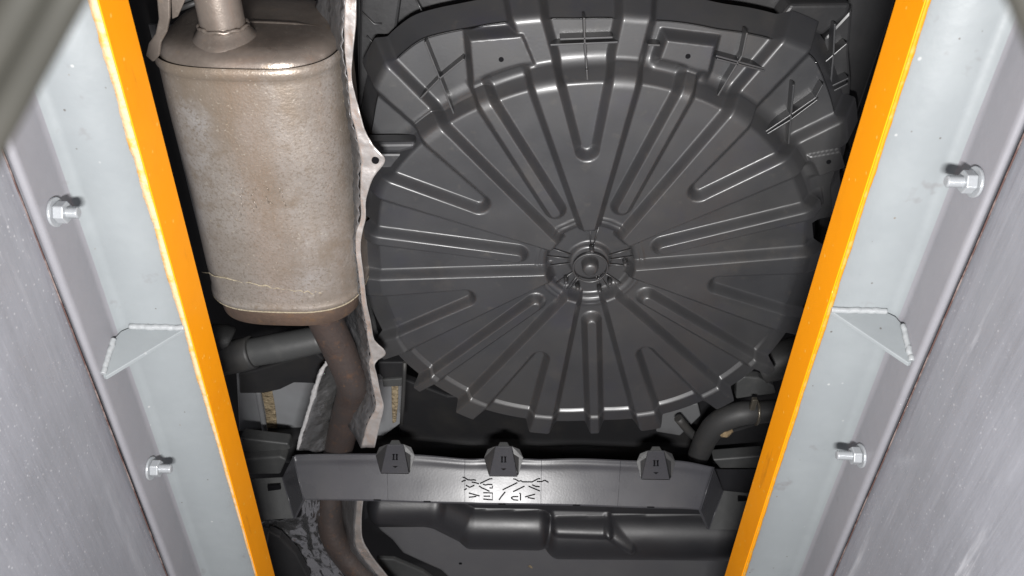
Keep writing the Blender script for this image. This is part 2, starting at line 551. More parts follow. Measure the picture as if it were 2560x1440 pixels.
def build_cover():
    NT = 1260
    th = np.linspace(0, 2 * math.pi, NT, endpoint=False)
    deg = np.degrees(th)
    tab = [(0, .340), (20, .338), (45, .326), (70, .313), (96, .307), (120, .315), (140, .330), (158, .346), (178, .338), (213, .352), (243, .350), (276, .330), (297, .345), (316, .348), (338, .344), (360, .340)]
    Rc = np.interp(deg, [t[0] for t in tab], [t[1] for t in tab])
    Rc = Rc - .003
    ker = np.hanning(61); ker /= ker.sum()
    Rc = np.convolve(np.concatenate([Rc[-100:], Rc, Rc[:100]]), ker, 'same')[100:-100]
    top = smooth(-.15, .25, np.sin(th))                   # 1 on the near half, 0 on the far half
    beta = np.radians(11 + 41 * top)                      # how far the rim turns up
    rho = .024
    we_, po_, fi_ = pattern(Rc + .03, th)
    up_ = np.maximum(we_ * (1 - po_), fi_)
    L1 = (.034 + .020 * up_) * (1 - top) + .019 * top     # length of the rim slope
    t2p = [(2085, 560), (2080, 480), (2100, 420), (2100, 330), (2075, 230), (2040, 150), (1950, 112), (1800, 85), (1600, 62), (1440, 58), (1310, 62), (1270, 66), (1170, 82), (1050, 108), (985, 160), (945, 235), (930, 320), (915, 400)]
    tq = []
    for p in t2p:
        q = at(p[0], p[1], 1.119)[:2] - HC
        tq.append((math.degrees(math.atan2(-q[1], q[0])), math.hypot(*q)))
    tq = sorted(tq)
    R2 = np.interp(deg, [-1] + [t[0] for t in tq] + [200, 361], [.37] + [t[1] for t in tq] + [.37, .37])
    R2 = np.convolve(np.concatenate([R2[-100:], R2, R2[:100]]), np.hanning(25) / np.hanning(25).sum(), 'same')[100:-100]
    rows = []
    # sections along the profile: local arc-length u, base (r, z), outward normal (nr, nz)
    nf, na, ns = 130, 12, 22
    for k in range(nf):
        u = .012 + (Rc - .012) * (k / (nf - 1))
        rows.append((u, u, np.zeros(NT), np.zeros(NT), -np.ones(NT), np.ones(NT)))
    for k in range(1, na + 1):
        a = beta * k / na
        rows.append((Rc + rho * a, Rc + rho * np.sin(a), rho * (1 - np.cos(a)), np.sin(a), -np.cos(a), np.ones(NT)))
    r1, z1 = Rc + rho * np.sin(beta), rho * (1 - np.cos(beta))
    for k in range(1, ns + 1):
        s = L1 * k / ns
        rows.append((Rc + rho * beta + s, r1 + s * np.cos(beta), z1 + s * np.sin(beta), np.sin(beta), -np.cos(beta), np.ones(NT)))
    rA, zA = r1 + L1 * np.cos(beta), z1 + L1 * np.sin(beta)
    P, keep_all = [], []
    U, Rr, Zz, NR, NZ, _ = [np.array(c) for c in zip(*rows)]
    TH = np.tile(th, (len(rows), 1))
    we, po, fi = pattern(U, TH)
    raised = np.maximum(we * (1 - po), fi)
    d = DEP * (1 - raised)
    # inner ring recess and hub
    ring = smooth(.030, .036, U) * (1 - smooth(.066, .073, U))
    wedge_top3 = we * (np.cos((TH - AX)) > .55)
    d = d + .010 * ring * (1 - .9 * wedge_top3)
    # shallow raised bead just outside the ring
    for rr in (.078, .085):
        d = d - .0022 * np.exp(-((U - rr) / .0014) ** 2) * (1 - we) * (1 - fi)
    # small kick at the far rim, shaped to catch a glint from the lamps
    far = smooth(.35, .6, -np.sin(TH))
    kick = smooth(0, .0065, U - (Rc + .004))
    d = d - far * .0060 * kick
    # slight sag and waviness of the moulding
    wav = .0012 * np.sin(3 * TH + 1) * (U / .35) ** 2
    X = HC[0] + (Rr - NR * d) * np.cos(TH)
    Y = HC[1] - (Rr - NR * d) * np.sin(TH)
    Z = Z0 + Zz - NZ * d + wav
    Pm = np.stack([X, Y, Z], -1)
    # tier two on the near half: fillet back to level, plate, then the outer turn-up
    rows2 = []
    nE = 8
    for k in range(0, nE + 1):
        a = beta * (1 - k / nE)
        rr = .010
        rows2.append((rA + rr * (np.sin(beta) - np.sin(a)), zA + rr * (np.cos(a) - np.cos(beta)), np.sin(a), -np.cos(a)))
    rB, zB = rows2[-1][0], rows2[-1][1]
    R2 = np.maximum(R2, rB + .012)
    nP = 34
    for k in range(1, nP + 1):
        rows2.append((rB + (R2 - rB) * k / nP, zB, np.zeros(NT), -np.ones(NT)))
    b2 = math.radians(56)
    for k in range(1, 11):
        a = b2 * k / 10
        rows2.append((R2 + .016 * math.sin(a), zB + .016 * (1 - math.cos(a)), np.full(NT, math.sin(a)), np.full(NT, -math.cos(a))))
    for k in range(1, 13):
        s = .045 * k / 12
        rows2.append((R2 + .016 * math.sin(b2) + s * math.cos(b2), zB + .016 * (1 - math.cos(b2)) + s * math.sin(b2), np.full(NT, math.sin(b2)), np.full(NT, -math.cos(b2))))
    Rr2, Zz2, NR2, NZ2 = [np.array(c) for c in zip(*rows2)]
    TH2 = np.tile(th, (len(rows2), 1))
    U2 = np.minimum(Rr2, R2 + .01)
    we, po, fi = pattern(U2, TH2)
    raised = we * (1 - po)
    x2, y2 = HC[0] + Rr2 * np.cos(TH2), HC[1] - Rr2 * np.sin(TH2)
    # flat bolted pads
    for poly in PADS:
        C = np.array([at(px, py, 1.117)[:2] for px, py in poly])
        s = np.full(x2.shape, -9.0)
        for i in range(4):
            p, q = C[i], C[(i + 1) % 4]
            e = q - p
            nn = np.array([e[1], -e[0]]) / np.linalg.norm(e)
            if np.dot(nn, C.mean(0) - p) > 0: nn = -nn
            s = np.maximum(s, (x2 - p[0]) * nn[0] + (y2 - p[1]) * nn[1])
        raised = np.maximum(raised, 1.3 * ramp(s, .010))
    d2 = .0165 * (1 - raised)
    blend = smooth(0, 1, np.linspace(0, 1, len(rows2)) * 6)[:, None]
    d_first = d[-1][None, :]
    d2 = d_first * (1 - blend) + d2 * blend
    P2 = np.stack([HC[0] + (Rr2 - NR2 * d2) * np.cos(TH2), HC[1] - (Rr2 - NR2 * d2) * np.sin(TH2), Z0 + Zz2 - NZ2 * d2], -1)
    keepcol = (deg > 12) & (deg < 170)
    full = np.concatenate([Pm, P2[1:]], 0)
    keep = np.ones(full.shape[:2], bool)
    keep[len(Pm):] = keepcol[None, :]
    full = full.transpose(1, 0, 2)
    o = grid_mesh('spare_wheel_cover', full, M['plastic'], car, closed_u=True, keep=keep.T.reshape(-1))
    return o


PADS = [[(1166, 92), (1310, 80), (1362, 205), (1178, 226)], [(1662, 90), (1796, 106), (1768, 222), (1622, 200)], [(2010, 385), (2105, 368), (2118, 420), (2030, 452)]]
cover = build_cover()
cover['label'] = 'round black plastic spare wheel cover with seven spokes'


def cover_pt(r, deg, dz=0):
    a = math.radians(deg)
    return np.array([HC[0] + r * math.cos(a), HC[1] - r * math.sin(a), Z0 + dz])


# hub boss
V, Fs = [], []
prof = [(.0, -.010), (.008, -.0098), (.0112, -.008), (.0128, -.004), (.0136, .004), (.0145, .016), (.027, .017)]
for r, z in prof:
    for j in range(28):
        a = 2 * math.pi * j / 28
        V.append((HC[0] + r * math.cos(a), HC[1] + r * math.sin(a), Z0 + z + .004))
for i in range(len(prof) - 1):
    for j in range(28):
        Fs.append((i * 28 + j, i * 28 + (j + 1) % 28, (i + 1) * 28 + (j + 1) % 28, (i + 1) * 28 + j))
mesh('hub_boss', V, Fs, M['plastic'], cover, True)
# raised rim round the hub
tube('hub_rim', [cover_pt(.0275, k * 10, .0015) for k in range(37)], .0016, M['plastic'], cover, 8, 1, False)
for dg in (8, -8, 24, 172, 188, 158, -40, -58, -122, -140, 84, 92, -66, -114):
    a = cover_pt(.030, dg, .0195)
    b = cover_pt(.070, dg * 1.0 + (2 if dg % 3 else -2), .0205)
    tube('hub_rib', [a, (a + b) / 2, b], .0012, M['plastic'], cover, 6, 1)
for r, dg in ((.032, 90), (.050, -68), (.046, -42), (.048, -140), (.046, -112), (.056, 8)):
    tube('hub_stud', [cover_pt(r, dg, .016), cover_pt(r, dg, .002), cover_pt(r, dg, -.001)], [.004, .0038, .002], M['plastic'], cover, 10, 1)


# thin stiffening ribs across the near tier (traced as seen on the moulding)
def rib(path, z, r=.0013, h=.022):
    pts = np.array([at(p[0], p[1], p[2] if len(p) > 2 else z) for p in path])
    d = np.gradient(pts[:, :2], axis=0)
    d /= np.linalg.norm(d, axis=1)[:, None]
    nn = np.stack([-d[:, 1], d[:, 0], np.zeros(len(d))], -1) * r
    n = len(pts)
    up = np.array([0, 0, h])
    V = list(pts - nn) + list(pts + nn) + list(pts - nn * 1.5 + up) + list(pts + nn * 1.5 + up)
    Fs = []
    for i in range(n - 1):
        Fs += [(i, n + i, n + i + 1, i + 1), (i, i + 1, 2 * n + i + 1, 2 * n + i), (n + i, 3 * n + i, 3 * n + i + 1, n + i + 1)]
    Fs += [(0, 2 * n, 3 * n, n), (n - 1, 2 * n - 1, 4 * n - 1, 3 * n - 1)]
    return mesh('stiffening_rib', V, Fs, M['plastic'], cover, False, .0006)


for path, z in [([(1376, 113), (1545, 106)], 1.116), ([(1400, 99), (1532, 94)], 1.116), ([(1460, 45), (1462, 108), (1467, 175)], 1.116), ([(1467, 175), (1469, 205)], 1.11),
                ([(1062, 105), (1078, 145), (1100, 200), (1137, 292)], 1.116), ([(1050, 248), (1098, 198), (1160, 148)], 1.116),
                ([(1790, 140), (1910, 172)], 1.116), ([(1792, 148), (1912, 178)], 1.116), ([(1868, 82), (1856, 140), (1795, 240)], 1.116),
                ([(1620, 113), (1650, 114)], 1.116), ([(1985, 212), (1978, 290), (1972, 360)], 1.116), ([(1915, 330), (1975, 290), (2040, 245), (2058, 212)], 1.116), ([(1912, 340), (1978, 300), (2045, 250)], 1.116),
                ([(2088, 60), (2084, 140), (2075, 235)], 1.15), ([(2065, 155), (2118, 110)], 1.15), ([(2050, 230), (2122, 196)], 1.15), ([(2048, 247), (2120, 210)], 1.15)]:
    rib(path, z)
# screw holes in the pads
for px, py, z in ((1253, 149, 1.1125), (1720, 141, 1.1125), (2072, 405, 1.1125)):
    c = at(px, py, z)
    tube('screw_hole', [c, c + np.array([0, 0, .006])], .0036, M['mark'], cover, 14, 1)

# side skirts of the cover panel left and right of the round
plate('ledge', [(905, 358), (1040, 356), (1036, 374), (1000, 384), (905, 384)], 1.100, .03, M['plastic'], cover, .006, 3)
plate('side_panel', [(905, 384), (1020, 384), (985, 430), (930, 470), (905, 480)], 1.118, .03, M['plastic'], cover, .004)
plate('side_panel', [(900, -60), (1010, -60), (985, 120), (945, 230), (925, 355), (895, 355)], 1.19, .03, M['plastic_dark'], cover, .004)

# --- bumper cover above the wheel cover, duller reflection put into a darker plastic
plate('bumper_cover', [(880, -400), (2330, -400), (2230, 40), (2080, 470), (1900, 330), (1000, 330), (900, 420)], 1.205, .02, M['plastic_dark'], car, .004)
plate('bumper_rib', [(1945, 48), (1975, 10), (2130, 8), (2120, 40), (2055, 92)], 1.165, .04, M['plastic_dark'], car, .006, 3)
plate('side_trim', [(2062, 95), (2132, 20), (2122, 130), (2128, 205), (2118, 330), (2050, 330), (2058, 200)], 1.17, .03, M['plastic_dark'], car, .004)
for p in ([(905, 30), (935, 60), (955, 60)], [(917, 90), (945, 122)], [(1040, 0), (1060, 38)]):
    tube('panel_scratch', [at(a, b, 1.186) for a, b in p], .0012, M['plastic'], car, 6, 1)

# --- black side panel and rubber plug on the right
plate('side_panel', [(2120, -100), (2400, -100), (2250, 520), (2060, 1150), (1960, 1000), (2040, 700), (2055, 460), (2110, 420), (2125, 330)], 1.24, .03, M['black'], car, .004)
c = at(2160, 62, 1.22)
plug = tube('rubber_plug', [c, c + np.array([0, 0, .02])], .022, M['rubber'], car, 32, 1)
tube('plug_rim', [c + np.array([.022 * math.cos(t), .022 * math.sin(t), 0]) for t in np.linspace(0, 2 * math.pi, 33)], .0022, M['rubber'], plug, 8, 1, False)
tube('plug_rust_spot', [c - np.array([0, 0, .0012]), c], .008, M['dirt'], plug, 16, 1)
for px, py in ((2083, 457), (2089, 482)):
    c = at(px, py, 1.22)
    tube('clip', [c + np.array([-.003, 0, 0]), c + np.array([.001, .003, -.002]), c + np.array([.002, .006, 0])], .0022, M['zinc'], car, 8, 3)

# --- muffler -----------------------------------------------------------------
MX, MZC, MW, MH = -.3575, 1.118, .1215, .118
MY0, MY1 = .437, .818


def sect(scale_w, scale_h, y, n=96, ex=3.1):
    a = np.linspace(0, 2 * math.pi, n, endpoint=False)
    c, s = np.cos(a), np.sin(a)
    x = np.sign(c) * np.abs(c) ** (2 / ex) * scale_w
    z = np.sign(s) * np.abs(s) ** (2 / ex) * scale_h
    return np.stack([MX + x, np.full(n, y), MZC + z], -1)


def loft(name, rings, mat, parent, cap=True):
    P = np.array(rings)
    n = P.shape[1]
    o = grid_mesh(name, P.transpose(1, 0, 2), mat, parent, closed_u=True)
    return o


rings = [sect(MW + .001, MH + .001, MY0 - .006), sect(MW + .0035, MH + .0035, MY0 - .002), sect(MW + .0032, MH + .0032, MY0 + .006), sect(MW + .0008, MH + .0008, MY0 + .010)]
for t in np.linspace(0, 1, 60):
    y = MY0 + .012 + (MY1 - MY0 - .02) * t
    b = .0010 * math.sin(t * 9)
    rings.append(sect(MW + b, MH + b, y))
rings += [sect(MW + .002, MH + .002, MY1 - .004), sect(MW + .003, MH + .003, MY1 + .002), sect(MW - .002, MH - .002, MY1 + .005)]
muf = loft('muffler', rings, M['muffler'], car)
muf['label'] = 'dusty grey brown steel muffler can'
# front cap, domed with a bevelled edge
loft('end_cap', [sect(MW - .002, MH - .002, MY0 + .004), sect(MW - .0035, MH - .0035, MY0 - .004), sect(MW - .0045, MH - .0045, MY0 - .010), sect(MW - .010, MH - .010, MY0 - .018), sect(MW - .018, MH - .018, MY0 - .0225),
                 sect(MW - .028, MH - .027, MY0 - .0245), sect(MW - .05, MH - .045, MY0 - .0262), sect(MW * .3, MH * .3, MY0 - .0268), sect(.001, .001, MY0 - .027)], M['muffler_cap'], muf)
# shallow bead across the cap face
tube('cap_bead', [(MX + x, MY0 - .0215, 1.102 + .006 * math.cos(x * 12)) for x in np.linspace(-.09, .095, 14)], [.003, .0065, .007, .007, .0065, .003], M['muffler_cap'], muf, 10, 2)
# rear cap, rusty and narrower
rc = loft('rear_cap', [sect(MW - .004, MH - .004, MY1), sect(MW - .005, MH - .005, MY1 + .010), sect(MW - .008, MH - .007, MY1 + .038), sect(MW - .024, MH - .022, MY1 + .048), sect(MW * .5, MH * .5, MY1 + .051), sect(.001, .001, MY1 + .052)], M['rust_band'], muf)
# dried dust line across the can near its far end
pts = []
for t in np.linspace(0, 1, 40):
    px = 505 + t * 370
    py = 690 + 58 * t - 40 * (t - .5) ** 2 + rng.normal(0, 1.6)
    p = at(px, py, 1.0)
    x = p[0] - MX
    zz = MH * (1 - min(.999, abs(x) / MW) ** 3.1) ** (1 / 3.1)
    q = on_plane(px, py, np.array([0, 0, MZC - zz]), np.array([0, 0, 1.0]))
    pts.append((q[0], q[1], MZC - zz - .0002))
tube('dust_line', pts, [.0006, .0013, .0010, .0016, .0009, .0013, .0014, .0009], M['dust'], muf, 6, 2, jitter=.9)
rr_ = sect(MW + .0018, MH + .0018, MY1 + .0042)[48:]
tube('rim_seam', list(rr_), .0013, M['dust'], muf, 6, 1, False, jitter=.25)
# tail pipe running towards the viewer with weld collar
TX, TZ = MX - .022, 1.058
tube('tail_pipe', [(TX, MY0 - .020, TZ), (TX - .001, MY0 - .08, TZ), (TX - .002, MY0 - .16, TZ), (TX - .004, MY0 - .45, TZ)], .0285, M['muffler_cap'], muf, 40, 6)
tube('pipe_collar', [(TX, MY0 - .016, TZ), (TX, MY0 - .028, TZ), (TX, MY0 - .040, TZ)], [.046, .042, .035, .030], M['muffler_cap'], muf, 40, 4)
ring = [(TX + .0305 * math.cos(t), MY0 - .0405 + .001 * math.sin(9 * t), TZ + .0305 * math.sin(t)) for t in np.linspace(0, 2 * math.pi, 70)]
tube('weld_bead', ring, [.0018 + .0012 * rng.random() for _ in range(70)], M['muffler_cap'], muf, 8, 1, False, jitter=.4)
# hanger bracket rising along the left of the cap
plate('hanger_bracket', [(364, 140), (371, 109), (388, 85), (396, 48), (392, 0), (388, -60), (430, -60), (424, 0), (424, 45), (417, 80), (402, 108), (398, 140), (382, 156)], 1.012, .006, M['muffler_cap'], muf, .0018, 3)
plate('hanger_bracket', [(426, -30), (475, -30), (458, 10), (444, 42), (430, 48)], 1.03, .004, M['muffler_cap'], muf, .001)
for a, b in (((440, 8), (492, -12)), ((448, 22), (500, 2))):
    tube('hanger_rod', [at(*a, 1.075), at(*b, 1.075)], .0035, M['rubber'], muf, 10, 1)
# embossed lettering area on the can: rows of small raised dashes
for k in range(14):
    px = 600 + (k % 4) * 34 + rng.normal(0, 3)
    py = 470 + (k // 4) * 16 + rng.normal(0, 3)
    p = at(px, py, MZC - MH)
    q = p + np.array([.006 * rng.normal(0, .4), .009 * (.4 + rng.random()), 0])
    tube('embossed_mark', [p, q], .0005, M['muffler'], muf, 6, 1)

# --- exhaust pipe
EP = [(800, 765), (818, 810), (851, 880), (880, 950), (880, 990), (866, 1040), (853, 1094), (840, 1150), (828, 1210), (825, 1260), (826, 1300), (834, 1340), (855, 1378), (882, 1410), (925, 1450), (985, 1500)]
ez = np.interp(np.arange(len(EP)), [0, 3, 6, 8, 11, 15], [1.075, 1.09, 1.155, 1.19, 1.15, 1.11])
ep = tube('exhaust_pipe', [at(p[0], p[1], z) for p, z in zip(EP, ez)], .0288, M['rust'], car, 36, 6)
ep['label'] = 'rusty brown exhaust pipe with bends'

# --- heat shield -------------------------------------------------------------
SL = [(860, -60), (862, 0), (860, 60), (862, 130), (869, 195), (873, 240), (878, 290), (890, 330), (897, 370), (902, 402), (901, 445), (901, 500), (902, 545), (891, 580), (889, 620), (896, 680), (902, 740), (912, 800), (920, 850), (926, 885), (922, 910), (928, 950), (936, 990), (938, 1020), (918, 1060), (902, 1120)]
SR = [(890, -60), (890, 0), (890, 60), (882, 130), (878, 195), (888, 240), (902, 290), (914, 330), (936, 368), (962, 402), (932, 447), (915, 500), (914, 545), (906, 580), (901, 620), (908, 680), (914, 740), (925, 800), (936, 850), (964, 884), (937, 910), (944, 950), (953, 990), (959, 1020), (950, 1060), (936, 1120)]
hs = empty('heat_shield')
hs.parent = car
hs['label'] = 'crinkled aluminium heat shield around the muffler'


def ribbon(name, A, B, zA, zB, mat, parent, n=7, sub=5, wob=.0025, solid=.0018, smooth=True, freq=45):
    a = spline([at(p[0], p[1], z) for p, z in zip(A, np.broadcast_to(zA, len(A)))], sub)
    b = spline([at(p[0], p[1], z) for p, z in zip(B, np.broadcast_to(zB, len(B)))], sub)
    t = np.linspace(0, 1, n)[None, :, None]
    P = a[:, None, :] * (1 - t) + b[:, None, :] * t
    for i in range(P.shape[0]):
        for j in range(n):
            v = Vector(P[i, j] * freq)
            P[i, j, 2] += wob * mnoise.noise(v) + wob * .6 * mnoise.noise(v * 2.7)
    return grid_mesh(name, P, mat, parent, solid=solid, smooth=smooth)


ribbon('shield_flange', SL, SR, 1.045, 1.043, M['alu'], hs, 9, 6)
# rolled bright edge at the two mounting tabs
c = at(938, 402, 1.041)
tube('tab_hole', [c, c + np.array([0, 0, .004])], .0052, M['mark'], hs, 16, 1)
# upright inner wall of the shield, right of the can
SLW = [at(p[0], p[1], 1.046) for p in SL]
SLU = [np.array([p[0] - .060 - .01 * min(1, max(0, (p[1] - .8) / .2)), p[1], 1.175]) for p in SLW]
a, b = spline(SLW, 5), spline(SLU, 5)
t = np.linspace(0, 1, 16)[None, :, None]
P = a[:, None, :] * (1 - t) + b[:, None, :] * t
for i in range(P.shape[0]):
    for j in range(P.shape[1]):
        y = P[i, j, 1]
        P[i, j, 0] += .0016 * math.sin(y * 330 + 2 * mnoise.noise(Vector(P[i, j] * 14))) + .004 * mnoise.noise(Vector(P[i, j] * 25))
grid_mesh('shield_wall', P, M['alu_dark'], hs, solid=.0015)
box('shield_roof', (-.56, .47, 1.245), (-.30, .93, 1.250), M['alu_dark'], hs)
# left lip of the shield below the muffler
ribbon('shield_lip', [(822, 902), (808, 925), (790, 970), (775, 1020), (760, 1070), (742, 1125)], [(852, 925), (858, 950), (862, 985), (852, 1040), (842, 1080), (830, 1130)], 1.115, 1.165, M['alu_mid'], hs, 10, 8, .004, .0018, False, 60)
tube('shield_bead', [at(p[0], p[1], 1.112) for p in [(828, 892), (818, 906), (804, 928), (790, 965), (777, 1010), (764, 1052), (752, 1092), (745, 1122)]], [.002, .0046, .0030, .0052, .0034, .0050, .0030, .0044, .0028, .0040, .0030], M['alu_glint'], hs, 10, 6, jitter=.6)
# lower crinkled sheet behind the cross brace
low = [(792, 1240), (752, 1240), (748, 1292), (655, 1306), (690, 1334), (724, 1359), (752, 1398), (776, 1440), (800, 1480)]
lowr = [(800, 1240), (800, 1270), (800, 1300), (802, 1330), (812, 1360), (826, 1385), (842, 1412), (862, 1440), (890, 1480)]
ribbon('shield_sheet', low, lowr, 1.13, 1.15, M['alu_crinkle'], hs, 22, 6, .0075, .0018, False, 62)
ribbon('shield_flange', [(893, 1235), (889, 1290), (886, 1320), (890, 1368), (913, 1404), (946, 1440), (985, 1480)], [(909, 1235), (904, 1290), (904, 1330), (908, 1352), (928, 1388), (968, 1440), (1005, 1480)], 1.075, 1.072, M['alu'], hs, 7, 8, .0012)
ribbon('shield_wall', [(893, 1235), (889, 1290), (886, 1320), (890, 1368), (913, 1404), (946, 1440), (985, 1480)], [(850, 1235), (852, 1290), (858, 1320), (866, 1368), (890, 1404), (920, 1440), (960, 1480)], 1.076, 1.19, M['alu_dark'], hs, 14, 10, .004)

# --- suspension arm, trailing beam, body plates behind the muffler (left)
A, B = at(560, 895, 1.13), at(800, 848, 1.15)
arm = tube('suspension_arm', [at(622, 882, 1.135), at(700, 868, 1.14), at(812, 846, 1.15)], [.026, .027, .025], M['arm'], car, 32, 6)
tube('bush', [at(548, 900, 1.13), at(600, 888, 1.132), at(632, 880, 1.134)], [.030, .031, .030], M['rubber'], arm, 32, 4)
tube('bush_ring', [at(500, 850, 1.15), at(560, 852, 1.15), at(575, 856, 1.15)], [.03, .031, .026], M['rubber'], arm, 28, 4)
plate('arm_bracket', [(596, 935), (640, 925), (790, 880), (815, 903), (800, 935), (790, 960), (735, 958), (700, 975), (660, 984), (598, 985)], 1.165, .03, M['black'], car, .004)
plate('arm_bracket', [(762, 818), (800, 830), (815, 880), (800, 895), (770, 880)], 1.175, .02, M['arm'], car, .004)
plate('body_panel', [(590, 930), (830, 930), (830, 1125), (600, 1125)], 1.30, .02, M['floor_paint'], car, .003)
plate('seam_sealant', [(650, 975), (678, 972), (684, 1000), (690, 1040), (694, 1095), (668, 1095), (664, 1040), (658, 1005)], 1.297, .006, M['sealant'], car, .002)
tube('fuel_line', [at(645, 975, 1.28), at(652, 1020, 1.28), at(665, 1090, 1.28)], .006, M['floor_paint'], car, 12, 6)
plate('body_panel', [(940, 950), (1010, 950), (1000, 1060), (960, 1090), (930, 1090)], 1.26, .02, M['floor_paint'], car, .003)
plate('seam_sealant', [(978, 950), (996, 950), (995, 1010), (990, 1056), (981, 1060), (979, 1010)], 1.256, .006, M['sealant'], car, .002)
# clip block at the edge of the wheel cover
cb = plate('clip_block', [(945, 905), (1012, 905), (1010, 948), (960, 950), (948, 935)], 1.155, .03, M['black'], car, .003)
plate('clip_foot', [(955, 950), (1008, 946), (1004, 966), (958, 968)], 1.15, .01, M['arm'], cb, .002)
tube('clip_stem', [at(1012, 905, 1.15), at(1009, 970, 1.15), at(1004, 1060, 1.15)], .004, M['rubber'], cb, 8, 2)
# sliver of dark foam between shield and cover
tube('foam_strip', [at(912, 690, 1.12), at(918, 760, 1.12), at(930, 820, 1.12), at(942, 868, 1.12)], [.007, .008, .009, .007], M['arm'], car, 12, 6, jitter=.2)

# --- torsion beam behind the cross brace
tb = tube('torsion_beam', [at(560, 1130, 1.28), at(720, 1112, 1.28), at(1300, 1118, 1.28), at(1900, 1135, 1.28)], [.040, .040, .040, .040], M['black'], car, 32, 8)
plate('axle_panel', [(990, 940), (1120, 990), (1850, 990), (1900, 1130), (1000, 1130)], 1.27, .02, M['black'], car, .004)
plate('body_panel', [(1650, 1010), (1745, 1010), (1752, 1040), (1700, 1090), (1640, 1080)], 1.24, .02, M['floor_dark'], car, .003)
tube('brake_line', [at(1695, 1045, 1.21), at(1730, 1085, 1.21), at(1760, 1105, 1.21)], .009, M['rubber'], car, 12, 4)

# --- cross brace -------------------------------------------------------------
ZB, ZT = 1.06, 1.124
ptl, ptr, pbl = at(745, 1135, ZT), at(1780, 1165, ZT), at(765, 1250, ZB)
nrm = np.cross(ptr - ptl, pbl - ptl)
nrm /= np.linalg.norm(nrm)
if nrm[2] > 0: nrm = -nrm          # towards the camera


def onb(px, py, off=0):
    return on_plane(px, py, ptl + nrm * off, nrm)


TABS = [(988, 1102, 1183), (1259, 1107, 1190), (1640, 1118, 1198)]
brace = empty('cross_brace')
brace.parent = car
brace['label'] = 'wide black plastic cross brace with moulded marks'
# face as a gently wavy grid, upper edge traced
top = [(733, 1141), (760, 1136), (935, 1134), (1050, 1137), (1165, 1147), (1212, 1146), (1300, 1146), (1355, 1148), (1450, 1146), (1600, 1152), (1700, 1152), (1785, 1168)]
bot = [(759, 1248), (780, 1250), (945, 1253), (1050, 1257), (1165, 1259), (1212, 1261), (1300, 1262), (1355, 1263), (1450, 1265), (1600, 1270), (1700, 1272), (1751, 1275)]
a = spline([onb(*p) for p in top], 10)
b = spline([onb(*p) for p in bot], 10)
t = np.linspace(0, 1, 26)[None, :, None]
P = a[:, None, :] * (1 - t) + b[:, None, :] * t
tt = np.linspace(0, 1, 26)
xs = np.linspace(0, 1, P.shape[0])
for i in range(P.shape[0]):
    for j in range(26):
        off = .0026 * math.exp(-((tt[j] - .12) / .07) ** 2) * (.5 + .5 * mnoise.noise(Vector((xs[i] * 7, 0, 0)))) + .0005 * mnoise.noise(Vector((xs[i] * 5, tt[j] * 2, 3)))
        P[i, j] -= nrm * off
grid_mesh('face_panel', P[:, ::-1], M['plastic_brace'], brace, solid=.003)
# thin seam steps dividing the face
for x0, x1, y0, y1 in ((1162, 1162, 1150, 1256), (1354, 1352, 1150, 1262), (968, 970, 1178, 1252), (1552, 1544, 1150, 1266)):
    tube('face_seam', [onb(x0, y0, .0004), onb((x0 + x1) / 2, (y0 + y1) / 2, .0004), onb(x1, y1, .0002)], .0004, M['plastic_brace'], brace, 6, 1)
# folded ends and mounting flanges
lf = [at(732, 1141, ZT - .001), at(759, 1248, ZB), at(735, 1296, ZB + .035), at(706, 1193, ZT + .03)]
poly3('end_fold', lf, [p + np.array([.004, .002, .003]) for p in lf], M['plastic_brace'], brace, .001)
rf = [at(1785, 1168, ZT - .001), at(1751, 1275, ZB), at(1772, 1324, ZB + .03), at(1808, 1226, ZT + .03)]
poly3('end_fold', rf, [p + np.array([-.004, .002, .003]) for p in rf], M['plastic_brace'], brace, .001)
for p in ([(706, 1193, ZT + .03), (735, 1296, ZB + .035), (560, 1306, ZB + .035), (560, 1200, ZT + .03)], [(1808, 1226, ZT + .03), (1772, 1324, ZB + .03), (1900, 1326, ZB + .03), (1900, 1236, ZT + .03)]):
    q = [at(*c) for c in p]
    poly3('end_flange', q, [c + np.array([0, .003, .004]) for c in q], M['arm'], brace, .001)
for a_, b_ in (((706, 1193, ZT + .0295), (735, 1296, ZB + .0345)), ((732, 1141, ZT - .0015), (759, 1248, ZB - .0005)), ((1785, 1168, ZT - .0015), (1751, 1275, ZB - .0005)), ((1808, 1226, ZT + .0295), (1772, 1324, ZB + .0295))):
    tube('fold_edge', [at(*a_), at(*b_)], .0013, M['plastic_brace'], brace, 8, 1)
# end mounting channels
plate('mount_channel', [(600, 1150), (700, 1142), (716, 1150), (700, 1186), (600, 1186)], 1.165, .03, M['arm'], brace, .004, 3)
plate('mount_channel', [(600, 1096), (720, 1110), (726, 1124), (660, 1140), (600, 1140)], 1.185, .03, M['arm'], brace, .004, 3)
plate('mount_channel', [(1782, 1150), (1910, 1140), (1900, 1172), (1800, 1172)], 1.165, .03, M['arm'], brace, .004, 3)
plate('mount_channel', [(1805, 1178), (1900, 1178), (1890, 1212), (1812, 1216)], 1.165, .03, M['arm'], brace, .004, 3)
plate('mount_slot', [(668, 1216), (700, 1214), (702, 1224), (670, 1228)], ZT + .006, .004, M['mark'], brace, .0005)
plate('mount_slot', [(1845, 1244), (1880, 1246), (1876, 1252), (1845, 1254)], ZT + .012, .004, M['mark'], brace, .0005)
